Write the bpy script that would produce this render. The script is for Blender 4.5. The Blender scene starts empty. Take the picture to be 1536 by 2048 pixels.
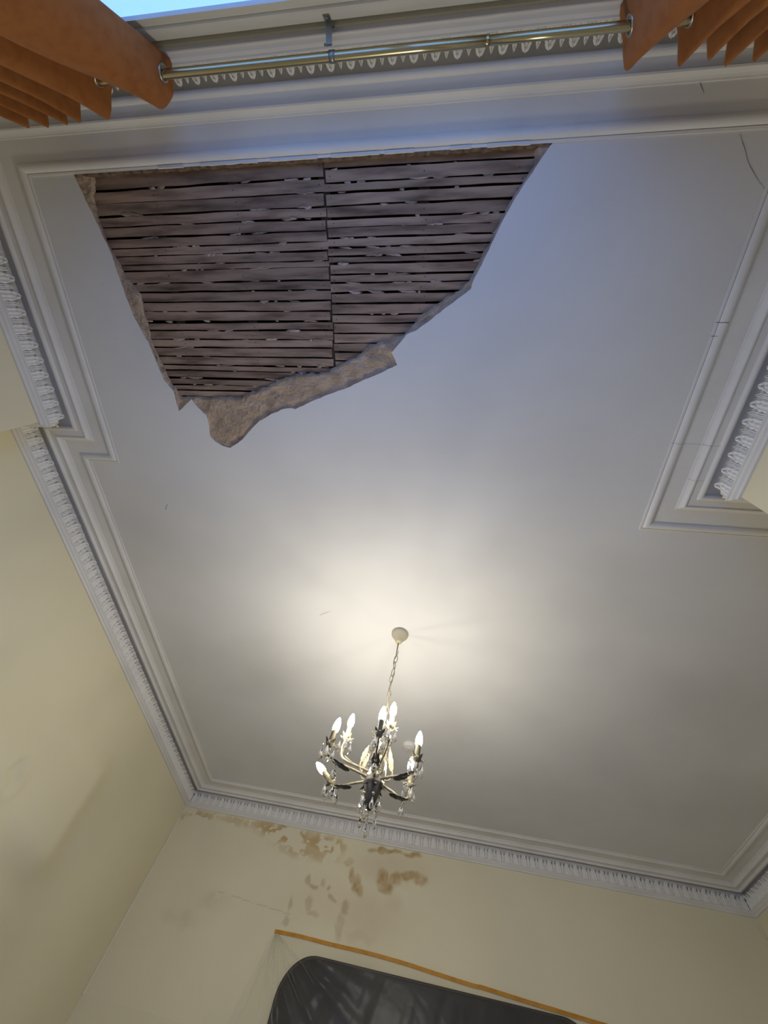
import bpy, bmesh, math, random
import numpy as np
from mathutils import Vector, Matrix, noise as mnoise
from mathutils.geometry import tessellate_polygon

random.seed(7)
rng = np.random.default_rng(7)
scene = bpy.context.scene
COL = scene.collection

# ------------------------------------------------------------------ camera, world, exposure
S = 2.0            # metres per unit of "camera to ceiling" height
CAMZ = 1.4
CEIL = CAMZ + S


def W(x, y, z=1.0):
    return Vector((x * S, y * S, CAMZ + z * S))


cam_d = bpy.data.cameras.new('camera')
cam = bpy.data.objects.new('camera', cam_d)
COL.objects.link(cam)
cam_d.sensor_fit = 'AUTO'
cam_d.sensor_width = 36.0
cam_d.lens = 769.0 * 36.0 / 2048.0
cam_d.clip_start = 0.01
# rows of the fitted rotation: image right, image down, view direction in room axes
_r = Vector((0.98708093, 0.00356455, 0.16018283))
_d = Vector((0.0695108, 0.89124017, -0.44817319))
_f = Vector((-0.1443589, 0.45351765, 0.8794784))
cam.matrix_world = Matrix(((_r.x, -_d.x, -_f.x, 0.0), (_r.y, -_d.y, -_f.y, 0.0),
                           (_r.z, -_d.z, -_f.z, CAMZ), (0, 0, 0, 1)))
scene.camera = cam

world = bpy.data.worlds.new('dusk_sky')
scene.world = world
world.use_nodes = True
bg = world.node_tree.nodes['Background']
bg.inputs['Color'].default_value = (0.21, 0.41, 1.0, 1)
bg.inputs['Strength'].default_value = 2.25

vs = scene.view_settings
vs.view_transform = 'Standard'
vs.look = 'None'
vs.gamma = 1.0
vs.use_curve_mapping = False
vs.exposure = 0.0
BULB = 282.0                     # glow of each candle bulb
scene.cycles.use_denoising = True
scene.cycles.sample_clamp_indirect = 4.0
scene.cycles.use_light_tree = False
scene.cycles.max_bounces = 6
scene.cycles.diffuse_bounces = 4
scene.cycles.adaptive_threshold = 0.025
scene.cycles.glossy_bounces = 3
scene.cycles.transmission_bounces = 6
scene.cycles.transparent_max_bounces = 10
scene.cycles.caustics_reflective = False
scene.cycles.caustics_refractive = False


# ------------------------------------------------------------------ helpers
def link(name, me, mat=None, parent=None, smooth=False):
    o = bpy.data.objects.new(name, me)
    COL.objects.link(o)
    if mat is not None:
        me.materials.clear()
        me.materials.append(mat)
    if smooth:
        me.polygons.foreach_set('use_smooth', [True] * len(me.polygons))
    if parent is not None:
        adopt(o, parent)
    return o


def adopt(o, parent):
    o.parent = parent
    m = Matrix.Translation(parent.location) @ parent.rotation_euler.to_matrix().to_4x4()
    if parent.parent is not None:
        p = parent.parent
        m = (Matrix.Translation(p.location) @ p.rotation_euler.to_matrix().to_4x4()
             @ parent.matrix_parent_inverse @ m)
    o.matrix_parent_inverse = m.inverted()


def mesh(name, verts, faces, mat=None, parent=None, smooth=False):
    me = bpy.data.meshes.new(name)
    me.from_pydata([tuple(v) for v in verts], [], faces)
    me.update()
    return link(name, me, mat, parent, smooth)


def tag(o, label, cat, group=None, kind=None):
    o['label'] = label
    o['category'] = cat
    if group:
        o['group'] = group
    if kind:
        o['kind'] = kind
    return o


def empty(name, loc):
    o = bpy.data.objects.new(name, None)
    o.empty_display_size = 0.05
    COL.objects.link(o)
    o.location = loc
    return o


class MB:
    """collects vertices and faces of one mesh"""
    def __init__(self):
        self.v = []
        self.f = []

    def add(self, verts, faces):
        b = len(self.v)
        self.v += [tuple(x) for x in verts]
        self.f += [tuple(i + b for i in f) for f in faces]
        return self

    def box(self, a, b):
        x0, y0, z0 = [min(p, q) for p, q in zip(a, b)]
        x1, y1, z1 = [max(p, q) for p, q in zip(a, b)]
        return self.add([(x0, y0, z0), (x1, y0, z0), (x1, y1, z0), (x0, y1, z0), (x0, y0, z1), (x1, y0, z1), (x1, y1, z1), (x0, y1, z1)],
                        [(0, 3, 2, 1), (4, 5, 6, 7), (0, 1, 5, 4), (1, 2, 6, 5), (2, 3, 7, 6), (3, 0, 4, 7)])

    def lathe(self, prof, n=20, c=(0, 0, 0), rot=None):
        vs_, fs = [], []
        for r, z in prof:
            for k in range(n):
                a = 2 * math.pi * k / n
                p = Vector((r * math.cos(a), r * math.sin(a), z))
                if rot is not None:
                    p = rot @ p
                vs_.append(p + Vector(c))
        m = len(prof)
        for i in range(m - 1):
            for k in range(n):
                k2 = (k + 1) % n
                fs.append((i * n + k, i * n + k2, (i + 1) * n + k2, (i + 1) * n + k))
        if prof[0][0] > 1e-6:
            fs.append(tuple(range(n - 1, -1, -1)))
        if prof[-1][0] > 1e-6:
            fs.append(tuple(range((m - 1) * n, m * n)))
        return self.add(vs_, fs)

    def tube(self, pts, rad, n=8, cap=True):
        pts = [Vector(p) for p in pts]
        if not hasattr(rad, '__len__'):
            rad = [rad] * len(pts)
        vs_, fs = [], []
        prev = None
        for i, p in enumerate(pts):
            t = (pts[min(i + 1, len(pts) - 1)] - pts[max(i - 1, 0)]).normalized()
            ref = prev if prev is not None else (Vector((0, 0, 1)) if abs(t.z) < .9 else Vector((1, 0, 0)))
            u = (ref - t * ref.dot(t))
            if u.length < 1e-6:
                u = t.orthogonal()
            u.normalize()
            prev = u
            w = t.cross(u)
            for k in range(n):
                a = 2 * math.pi * k / n
                vs_.append(p + (u * math.cos(a) + w * math.sin(a)) * rad[i])
        for i in range(len(pts) - 1):
            for k in range(n):
                k2 = (k + 1) % n
                fs.append((i * n + k, i * n + k2, (i + 1) * n + k2, (i + 1) * n + k))
        if cap:
            fs.append(tuple(range(n - 1, -1, -1)))
            fs.append(tuple(range((len(pts) - 1) * n, len(pts) * n)))
        return self.add(vs_, fs)

    def torus(self, c, axis, R, r, n=20, m=8, squash=1.0, updir=None):
        axis = Vector(axis).normalized()
        u = axis.orthogonal().normalized() if updir is None else (Vector(updir) - axis * axis.dot(Vector(updir))).normalized()
        w = axis.cross(u)
        vs_, fs = [], []
        for i in range(n):
            a = 2 * math.pi * i / n
            d = u * math.cos(a) * squash + w * math.sin(a)
            dn = (u * math.cos(a) + w * math.sin(a)).normalized()
            for j in range(m):
                b = 2 * math.pi * j / m
                vs_.append(Vector(c) + d * R + (dn * math.cos(b) + axis * math.sin(b)) * r)
        for i in range(n):
            for j in range(m):
                i2, j2 = (i + 1) % n, (j + 1) % m
                fs.append((i * m + j, i2 * m + j, i2 * m + j2, i * m + j2))
        return self.add(vs_, fs)

    def build(self, name, mat=None, parent=None, smooth=False):
        return mesh(name, self.v, self.f, mat, parent, smooth)


def catmull(pts, n):
    pts = [Vector(p) for p in pts]
    P = [pts[0] * 2 - pts[1]] + pts + [pts[-1] * 2 - pts[-2]]
    out = []
    segs = len(pts) - 1
    for i in range(n + 1):
        t = i / n * segs
        k = min(int(t), segs - 1)
        u = t - k
        a, b, c, d = P[k], P[k + 1], P[k + 2], P[k + 3]
        out.append(0.5 * ((2 * b) + (c - a) * u + (2 * a - 5 * b + 4 * c - d) * u * u + (3 * b - a - 3 * c + d) * u ** 3))
    return out


def grid_mesh(name, P, mat, parent=None, smooth=True, color=None):
    """P: array (rows, cols, 3)"""
    r, c = P.shape[:2]
    me = bpy.data.meshes.new(name)
    idx = np.arange(r * c).reshape(r, c)
    q = np.stack([idx[:-1, :-1], idx[:-1, 1:], idx[1:, 1:], idx[1:, :-1]], -1).reshape(-1, 4)
    me.vertices.add(r * c)
    me.vertices.foreach_set('co', P.reshape(-1).astype(np.float32))
    me.loops.add(len(q) * 4)
    me.loops.foreach_set('vertex_index', q.reshape(-1).astype(np.int32))
    me.polygons.add(len(q))
    me.polygons.foreach_set('loop_start', (np.arange(len(q)) * 4).astype(np.int32))
    me.update(calc_edges=True)
    me.validate()
    if color is not None:
        at = me.color_attributes.new('Col', 'FLOAT_COLOR', 'POINT')
        cc = np.ones((r * c, 4), np.float32)
        cc[:, :3] = color.reshape(-1, 3)
        at.data.foreach_set('color', cc.reshape(-1))
    return link(name, me, mat, parent, smooth)


def vnoise(x, y, seed=0):
    xi = np.floor(x).astype(np.int64)
    yi = np.floor(y).astype(np.int64)
    fx, fy = x - xi, y - yi
    fx = fx * fx * (3 - 2 * fx)
    fy = fy * fy * (3 - 2 * fy)

    def h(a, b):
        n = (a * 374761393 + b * 668265263 + seed * 1442695041) & 0x7fffffff
        n = ((n ^ (n >> 13)) * 1274126177) & 0x7fffffff
        n = n ^ (n >> 16)
        return (n & 0xffff) / 65535.0
    return (h(xi, yi) * (1 - fx) + h(xi + 1, yi) * fx) * (1 - fy) + (h(xi, yi + 1) * (1 - fx) + h(xi + 1, yi + 1) * fx) * fy


def fbm(x, y, seed=0, o=4):
    t, a, s = 0, 0.5, 0
    for k in range(o):
        t = t + a * vnoise(x * 2 ** k, y * 2 ** k, seed + k * 17)
        s += a
        a *= .5
    return t / s


def sstep(a, b, x):
    t = np.clip((x - a) / (b - a), 0, 1)
    return t * t * (3 - 2 * t)


# ------------------------------------------------------------------ materials
def mat(name, color, rough=0.6, metal=0.0, noise=None, bump=None, attr=None, spec=0.3, rand=0.0, sheen=0.0):
    m = bpy.data.materials.new(name)
    m.use_nodes = True
    nt = m.node_tree
    b = nt.nodes['Principled BSDF']
    b.inputs['Roughness'].default_value = rough
    b.inputs['Metallic'].default_value = metal
    b.inputs['Specular IOR Level'].default_value = spec
    if sheen:
        b.inputs['Sheen Weight'].default_value = sheen
    tc = nt.nodes.new('ShaderNodeTexCoord')
    src = None
    if attr:
        at = nt.nodes.new('ShaderNodeAttribute')
        at.attribute_name = attr
        src = at.outputs['Color']
    elif noise:
        # noise = (scale, detail, second colour, low, high, stretch)
        mp = nt.nodes.new('ShaderNodeMapping')
        mp.inputs['Scale'].default_value = noise[5] if len(noise) > 5 else (1, 1, 1)
        nt.links.new(tc.outputs['Object'], mp.inputs['Vector'])
        nz = nt.nodes.new('ShaderNodeTexNoise')
        nz.inputs['Scale'].default_value = noise[0]
        nz.inputs['Detail'].default_value = noise[1]
        nt.links.new(mp.outputs['Vector'], nz.inputs['Vector'])
        cr = nt.nodes.new('ShaderNodeValToRGB')
        cr.color_ramp.elements[0].position = noise[3]
        cr.color_ramp.elements[1].position = noise[4]
        cr.color_ramp.elements[0].color = (*color, 1)
        cr.color_ramp.elements[1].color = (*noise[2], 1)
        nt.links.new(nz.outputs['Fac'], cr.inputs['Fac'])
        src = cr.outputs['Color']
    else:
        b.inputs['Base Color'].default_value = (*color, 1)
    if rand and src is not None:
        oi = nt.nodes.new('ShaderNodeObjectInfo')
        mr = nt.nodes.new('ShaderNodeMapRange')
        mr.inputs['To Min'].default_value = 1 - rand
        mr.inputs['To Max'].default_value = 1 + rand
        nt.links.new(oi.outputs['Random'], mr.inputs['Value'])
        mx = nt.nodes.new('ShaderNodeVectorMath')
        mx.operation = 'SCALE'
        nt.links.new(src, mx.inputs[0])
        nt.links.new(mr.outputs['Result'], mx.inputs['Scale'])
        src = mx.outputs['Vector']
    if src is not None:
        nt.links.new(src, b.inputs['Base Color'])
    if bump:
        # bump = (scale, strength, distance, detail, stretch)
        mp2 = nt.nodes.new('ShaderNodeMapping')
        mp2.inputs['Scale'].default_value = bump[4] if len(bump) > 4 else (1, 1, 1)
        nt.links.new(tc.outputs['Object'], mp2.inputs['Vector'])
        n2 = nt.nodes.new('ShaderNodeTexNoise')
        n2.inputs['Scale'].default_value = bump[0]
        n2.inputs['Detail'].default_value = bump[3]
        nt.links.new(mp2.outputs['Vector'], n2.inputs['Vector'])
        bp = nt.nodes.new('ShaderNodeBump')
        bp.inputs['Strength'].default_value = bump[1]
        bp.inputs['Distance'].default_value = bump[2]
        nt.links.new(n2.outputs['Fac'], bp.inputs['Height'])
        nt.links.new(bp.outputs['Normal'], b.inputs['Normal'])
    return m


M = {}
M['ceiling'] = mat('ceiling_paint', (0.74, 0.73, 0.715), 0.85, noise=(1.1, 3, (0.66, 0.645, 0.625), .42, .72), spec=.15)
M['cornice'] = mat('cornice_paint', (0.77, 0.75, 0.715), 0.6, noise=(3, 3, (0.70, 0.68, 0.65), .4, .75), spec=.3)
M['leaf'] = mat('leaf_plaster', (0.84, 0.82, 0.78), 0.65, spec=.25)
CREAM = (0.79, 0.725, 0.515)
M['wall'] = mat('cream_wall_paint', CREAM, 0.8, noise=(1.6, 4, (0.755, 0.69, 0.475), .4, .7), spec=.2)
M['wall_stain'] = mat('stained_wall_paint', CREAM, 0.8, attr='Col', bump=(22, .25, .003, 2), spec=.2)
M['floor'] = mat('pale_bounce_floor', (0.74, 0.73, 0.70), 0.8, noise=(3, 3, (0.68, 0.67, 0.64), .4, .6))  # unseen floor, made pale to throw light onto walls and ceiling
M['lath'] = mat('old_lath_wood', (0.345, 0.245, 0.18), 0.9, noise=(4, 5, (0.11, 0.073, 0.055), .40, .72, (1.0, 7, 7)), bump=(60, .6, .002, 5, (.15, 1, 1)), spec=.1, rand=.22)
M['brown'] = mat('brown_coat_plaster', (0.52, 0.395, 0.285), 0.95, noise=(14, 5, (0.36, 0.27, 0.195), .4, .65), bump=(55, 1.0, .014, 5), spec=.08)
M['crumb'] = mat('dark_crumbly_plaster', (0.24, 0.17, 0.12), 0.95, noise=(40, 4, (0.11, 0.08, 0.06), .4, .65), spec=.08)
M['nib'] = mat('plaster_nib', (0.46, 0.37, 0.29), 0.95, noise=(30, 4, (0.26, 0.2, 0.16), .4, .65), spec=.08, rand=.3)
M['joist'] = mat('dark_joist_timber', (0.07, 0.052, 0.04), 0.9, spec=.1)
M['crack'] = mat('crack_shadow', (0.24, 0.225, 0.21), 0.9, spec=0)
M['frame'] = mat('white_window_paint', (0.66, 0.65, 0.60), 0.5, noise=(4, 4, (0.6, 0.585, 0.53), .4, .7, (1, 6, 6)), spec=.3)
M['groove'] = mat('gap_shade_grey', (0.26, 0.26, 0.27), 0.8)  # shade inside the window-head groove, put into its colour
M['rod'] = mat('brassy_steel', (0.52, 0.46, 0.28), 0.24, 1.0)
M['bracket'] = mat('zinc_bracket', (0.30, 0.31, 0.28), 0.4, .9)
M['eyelet'] = mat('dull_nickel', (0.52, 0.47, 0.42), 0.35, 1.0)
M['cream_metal'] = mat('cream_painted_metal', (0.24, 0.205, 0.13), 0.5, noise=(40, 3, (0.14, 0.115, 0.07), .45, .75))
M['hub_metal'] = mat('dark_hub_metal', (0.05, 0.043, 0.035), 0.5)  # hub metal, much darker than the cream arms
M['rose'] = mat('cream_enamel', (0.52, 0.46, 0.33), 0.45)
M['dark_metal'] = mat('dark_leaf_metal', (0.10, 0.088, 0.068), 0.45, noise=(40, 3, (0.05, 0.043, 0.035), .45, .75))  # elbow and hub leaves, darker than the cream arms
M['sleeve'] = mat('candle_sleeve_plastic', (0.24, 0.21, 0.135), 0.5)
M['plastic'] = mat('white_plastic', (0.78, 0.75, 0.70), 0.4)
M['caulk'] = mat('caulk_bead', (0.86, 0.81, 0.65), 0.7)
M['tape'] = mat('orange_masking_tape', (0.62, 0.30, 0.035), 0.6, noise=(20, 3, (0.52, 0.235, 0.02), .4, .65))
M['panel'] = mat('dark_panel_glass', (0.013, 0.012, 0.011), 0.5, noise=(5, 4, (0.03, 0.027, 0.024), .4, .7), spec=.15)
M['panel_rim'] = mat('dark_panel_rim', (0.035, 0.026, 0.02), 0.45)
M['screw'] = mat('bright_screw', (0.8, 0.8, 0.78), 0.3, 1.0)


def fabric_mat():
    m = mat('orange_curtain_fabric', (0.43, 0.165, 0.045), 0.85, noise=(30, 3, (0.36, 0.13, 0.032), .4, .7), spec=.15, sheen=.15)
    nt = m.node_tree
    b = nt.nodes['Principled BSDF']
    out = [n for n in nt.nodes if n.type == 'OUTPUT_MATERIAL'][0]
    tl = nt.nodes.new('ShaderNodeBsdfTranslucent')
    tl.inputs['Color'].default_value = (0.5, 0.17, 0.04, 1)
    mx = nt.nodes.new('ShaderNodeMixShader')
    mx.inputs['Fac'].default_value = .14
    nt.links.new(b.outputs[0], mx.inputs[1])
    nt.links.new(tl.outputs[0], mx.inputs[2])
    nt.links.new(mx.outputs[0], out.inputs['Surface'])
    return m


def pane_mat(name, tint, refl, rough, milk=0.0):
    m = bpy.data.materials.new(name)
    m.use_nodes = True
    nt = m.node_tree
    nt.nodes.remove(nt.nodes['Principled BSDF'])
    out = [n for n in nt.nodes if n.type == 'OUTPUT_MATERIAL'][0]
    tr = nt.nodes.new('ShaderNodeBsdfTransparent')
    tr.inputs['Color'].default_value = (*tint, 1)
    gl = nt.nodes.new('ShaderNodeBsdfGlossy')
    gl.inputs['Roughness'].default_value = rough
    # thin sheet: Schlick reflectance, the same from both sides
    fr = nt.nodes.new('ShaderNodeLayerWeight')
    fr.inputs['Blend'].default_value = 0.5
    pw = nt.nodes.new('ShaderNodeMath')
    pw.operation = 'POWER'
    pw.inputs[1].default_value = 5.0
    nt.links.new(fr.outputs['Facing'], pw.inputs[0])
    ml = nt.nodes.new('ShaderNodeMath')
    ml.operation = 'MULTIPLY_ADD'
    ml.inputs[1].default_value = 0.95 * refl
    ml.inputs[2].default_value = 0.04 * refl
    nt.links.new(pw.outputs[0], ml.inputs[0])
    mx = nt.nodes.new('ShaderNodeMixShader')
    nt.links.new(ml.outputs[0], mx.inputs['Fac'])
    nt.links.new(tr.outputs[0], mx.inputs[1])
    nt.links.new(gl.outputs[0], mx.inputs[2])
    last = mx
    if milk:
        df = nt.nodes.new('ShaderNodeBsdfDiffuse')
        df.inputs['Color'].default_value = (0.85, 0.83, 0.76, 1)
        mx2 = nt.nodes.new('ShaderNodeMixShader')
        mx2.inputs['Fac'].default_value = milk
        nt.links.new(mx.outputs[0], mx2.inputs[1])
        nt.links.new(df.outputs[0], mx2.inputs[2])
        last = mx2
    nt.links.new(last.outputs[0], out.inputs['Surface'])
    return m


def glass_mat():
    m = bpy.data.materials.new('cut_crystal')
    m.use_nodes = True
    nt = m.node_tree
    nt.nodes.remove(nt.nodes['Principled BSDF'])
    out = [n for n in nt.nodes if n.type == 'OUTPUT_MATERIAL'][0]
    g = nt.nodes.new('ShaderNodeBsdfGlass')
    g.inputs['IOR'].default_value = 1.5
    g.inputs['Roughness'].default_value = 0.02
    nt.links.new(g.outputs[0], out.inputs['Surface'])
    return m


def bulb_mat():
    m = bpy.data.materials.new('lit_bulb')
    m.use_nodes = True
    nt = m.node_tree
    nt.nodes.remove(nt.nodes['Principled BSDF'])
    out = [n for n in nt.nodes if n.type == 'OUTPUT_MATERIAL'][0]
    e = nt.nodes.new('ShaderNodeEmission')
    e.inputs['Color'].default_value = (1.0, 0.935, 0.80, 1)
    e.inputs['Strength'].default_value = BULB
    nt.links.new(e.outputs[0], out.inputs['Surface'])
    return m


M['fabric'] = fabric_mat()
M['pane'] = pane_mat('window_glass', (.96, .98, .985), 0.5, 0.02)
M['film'] = pane_mat('clear_plastic_film', (.97, .97, .96), 0.32, 0.28, milk=.045)
M['pleat'] = pane_mat('gathered_plastic_film', (.97, .97, .95), 0.4, 0.25, milk=.16)
M['crystal'] = glass_mat()
M['bulb'] = bulb_mat()

# ------------------------------------------------------------------ room outline
# inner edge of the ceiling moulding, counter-clockwise from the window wall's left end
F = [(-.990, -.290), (.550, -.290), (.531, .513), (1.292, .513), (1.305, 2.1475), (-1.073, 2.1475), (-1.107, .407), (-1.006, .407)]
N = len(F)
WALL_D = .142


def mitres():
    out = []
    for i in range(N):
        a, b, c = Vector(F[i - 1]), Vector(F[i]), Vector(F[(i + 1) % N])
        e1, e2 = (b - a).normalized(), (c - b).normalized()
        n1, n2 = Vector((e1.y, -e1.x)), Vector((e2.y, -e2.x))     # outward = right of a CCW path
        k = 1 + n1.dot(n2)
        out.append((n1 + n2) / k)
    return out


MI = mitres()


def off(i, d):
    i %= N
    return Vector((F[i][0] + MI[i].x * d, F[i][1] + MI[i].y * d))


WP = [off(i, WALL_D) for i in range(N)]
CORNICE_BOTTOM = .083

# ------------------------------------------------------------------ ceiling with the fallen patch
HOLE = [(-0.8767, -0.290), (-0.8667, -0.251), (-0.8494, -0.19), (-0.8371, -0.143), (-0.8311, -0.0747), (-0.8217, -0.0066), (-0.8011, 0.0537), (-0.7957, 0.0719), (-0.7885, 0.1145), (-0.7799, 0.1546), (-0.7588, 0.1808), (-0.7598, 0.2131), (-0.7563, 0.2386), (-0.7345, 0.2239), (-0.7081, 0.2048), (-0.6972, 0.2228), (-0.6746, 0.2486), (-0.6718, 0.2821), (-0.6775, 0.3072), (-0.6631, 0.3237), (-0.6411, 0.336), (-0.6181, 0.341), (-0.5764, 0.3155), (-0.5423, 0.2822), (-0.5128, 0.2571), (-0.4751, 0.2373), (-0.4441, 0.2248), (-0.4149, 0.2193), (-0.406, 0.2223), (-0.3603, 0.2021), (-0.3077, 0.1812), (-0.2663, 0.167), (-0.2207, 0.1456), (-0.1811, 0.1307), (-0.1383, 0.11), (-0.1302, 0.1072), (-0.1366, 0.0943), (-0.1448, 0.0792), (-0.1224, 0.0561), (-0.1107, 0.0397), (-0.0842, 0.0289), (-0.0421, 0.0001), (-0.0058, -0.027), (0.0329, -0.0532), (0.0352, -0.0658), (0.0441, -0.0851), (0.0557, -0.1094), (0.0669, -0.1331), (0.0828, -0.1701), (0.0987, -0.1999), (0.1173, -0.2286), (0.1379, -0.2585), (0.1501, -0.2777), (0.1610, -0.290)]
INNER = [(-0.8288, -0.2898), (-0.8489, -0.2452), (-0.8528, -0.2075), (-0.8477, -0.1779), (-0.8425, -0.1475), (-0.8245, -0.116), (-0.8242, -0.097), (-0.8021, -0.0707), (-0.7874, -0.0507), (-0.791, -0.0168), (-0.7933, 0.0181), (-0.7925, 0.0542), (-0.7870, 0.0978), (-0.7765, 0.1233), (-0.7653, 0.1626), (-0.7532, 0.1894), (-0.7379, 0.2026), (-0.6863, 0.1993), (-0.6088, 0.1973), (-0.5603, 0.1961), (-0.535, 0.1814), (-0.4794, 0.1671), (-0.4487, 0.1498), (-0.3944, 0.1313), (-0.3528, 0.1306), (-0.3121, 0.1262), (-0.2744, 0.1052), (-0.2251, 0.0847), (-0.1992, 0.0616), (-0.1483, 0.0496), (-0.1156, 0.0379), (-0.0809, 0.0027), (-0.0449, -0.0208), (-0.0199, -0.0377), (0.0093, -0.0502), (0.0239, -0.0712), (0.0365, -0.0871), (0.0525, -0.117), (0.0636, -0.139), (0.0787, -0.1738), (0.0947, -0.203), (0.1138, -0.2317), (0.1335, -0.2623), (0.1281, -0.2849), (0.1322, -0.2934)]


def resample(pts, k):
    pts = [Vector(p) for p in pts]
    L = [0]
    for a, b in zip(pts, pts[1:]):
        L.append(L[-1] + (b - a).length)
    out, j = [], 0
    for i in range(k + 1):
        t = L[-1] * i / k
        while j < len(pts) - 2 and L[j + 1] < t:
            j += 1
        u = (t - L[j]) / max(L[j + 1] - L[j], 1e-9)
        out.append(pts[j].lerp(pts[j + 1], min(max(u, 0), 1)))
    return out


def jag(pts, amp, seed):
    out = []
    for i, p in enumerate(pts):
        n = mnoise.noise(Vector((p.x * 60, p.y * 60, seed))) + .6 * mnoise.noise(Vector((p.x * 170, p.y * 170, seed)))
        m = mnoise.noise(Vector((p.y * 60, p.x * 60, seed + 9)))
        k = 0 if i in (0, len(pts) - 1) else amp
        out.append(Vector((p.x + n * k, p.y + m * k)))
    return out


LAND = [(0, 0), (5, 8), (12, 15), (14, 17), (21, 19), (28, 22), (35, 28), (39, 30), (43, 34), (48, 39), (53, 44)]
outer, inner = [], []
for (h0, i0), (h1, i1) in zip(LAND, LAND[1:]):
    L = sum((Vector(a) - Vector(b)).length for a, b in zip(HOLE[h0:h1], HOLE[h0 + 1:h1 + 1]))
    k = max(6, int(L / .006))
    o_, i_ = resample(HOLE[h0:h1 + 1], k), resample(INNER[i0:i1 + 1], k)
    outer += o_ if not outer else o_[1:]
    inner += i_ if not inner else i_[1:]
outer = jag(outer, .0016, 3.3)
inner = jag(inner, .0045, 7.7)
OUT = [off(i, WALL_D + .05) for i in range(N)]
out3 = [W(p.x, p.y) for p in OUT]
hol3 = [W(p.x, p.y) for p in outer]
verts = out3 + hol3
tris = tessellate_polygon([out3, hol3])
nv = len(out3)
faces = [tuple(t) for t in tris]
base = len(verts)
for p in hol3:
    verts.append(p + Vector((0, 0, .005)))
kk = len(hol3)
for i in range(kk):
    j = (i + 1) % kk
    faces.append((nv + i, nv + j, base + j, base + i))
ceiling = mesh('ceiling', verts, faces, M['ceiling'])
tag(ceiling, 'white painted plaster ceiling with a large fallen patch baring the laths', 'ceiling', kind='structure')

# rough brown base coat left around the fallen patch
rows = 26
P = np.zeros((rows, kk, 3))
for i in range(kk):
    a, b = outer[i], inner[i]
    wid = (b - a).length * S
    for r in range(rows):
        t = r / (rows - 1)
        t = t if wid < .05 else (t ** .9)
        p = a.lerp(b, t)
        s, e = t * wid, (1 - t) * wid
        br = min(.016, .55 * wid + .002)
        u = max(0.0, min(1.0, 1 - e / br))
        z = .0035 + min(.006, s * .3) + .0145 * (u * u * (3 - 2 * u))
        nz = mnoise.noise(Vector((p.x * 46, p.y * 46, 1.0))) * .006 + mnoise.noise(Vector((p.x * 130, p.y * 130, 4.0))) * .0035
        z += nz * min(1, s / .012)
        q = W(p.x, p.y)
        if 0 < r < rows - 1:
            q.x += mnoise.noise(Vector((p.x * 120, p.y * 120, 21))) * .002
            q.y += mnoise.noise(Vector((p.x * 120, p.y * 120, 33))) * .002
        P[r, i] = (q.x, q.y, CEIL + max(z, .002))
o = grid_mesh('broken_plaster_edge', P, M['brown'], ceiling, smooth=False)
o['label'] = 'crumbling brown base coat plaster left at the hole edge'

# laths: left and right of the butt joint
LG = [-.2975, -.2614, -.237, -.2136, -.1927, -.1698, -.1496, -.1325, -.115, -.1026, -.0755, -.0555, -.0333, -.012, .0095, .0315, .052, .0726, .0936, .1151, .1304, .1481, .1662, .1822, .1985, .218, .239]
RG = [-.2960, -0.274, -0.2524, -0.2359, -0.2129, -0.1904, -0.1742, -0.1547, -0.1378, -0.1223, -0.108, -0.0854, -0.069, -0.0505, -0.0283, -0.0055, 0.0142, .036, .058, .080, .102, .124, .146, .168]
LZ = 1.0112


def lath(x0, x1, y0, y1, seed):
    n = 22
    r = random.Random(seed)
    g0, g1 = r.uniform(.0004, .0026) + (.0022 if r.random() < .15 else 0), r.uniform(.0004, .0030)
    sl = r.uniform(-.0026, .0026)
    b = MB()
    vs_ = []
    dz = r.uniform(-.0006, .0006)
    for i in range(n + 1):
        t = i / n
        x = x0 + (x1 - x0) * t
        a = y0 + g0 + sl * (t - .5) + .0016 * mnoise.noise(Vector((x * 12, seed * 3.1, 0))) + .0004 * mnoise.noise(Vector((x * 70, seed * 3.1, 3)))
        c = y1 - g1 + sl * (t - .5) + .0016 * mnoise.noise(Vector((x * 12, seed * 3.1, 8))) + .0004 * mnoise.noise(Vector((x * 70, seed * 3.1, 5)))
        z = LZ + dz + .0004 * mnoise.noise(Vector((x * 9, seed * 1.7, 2)))
        for yy, zz in ((a, z), (c, z), (c, z + .0038), (a, z + .0038)):
            vs_.append(W(x, yy, zz))
    fs = []
    for i in range(n):
        for k in range(4):
            k2 = (k + 1) % 4
            fs.append((i * 4 + k, i * 4 + k2, i * 4 + 4 + k2, i * 4 + 4 + k))
    fs += [(3, 2, 1, 0), (n * 4, n * 4 + 1, n * 4 + 2, n * 4 + 3)]
    b.add(vs_, fs)
    b.build('lath', M['lath'], ceiling)


JX = -.293
for i in range(len(LG) - 1):
    lath(-.93, JX - random.uniform(-.0025, .005), LG[i], LG[i + 1], i + 1)
for i in range(len(RG) - 1):
    lath(JX + random.uniform(.0005, .006), .22, RG[i], RG[i + 1], i + 101)

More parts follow.
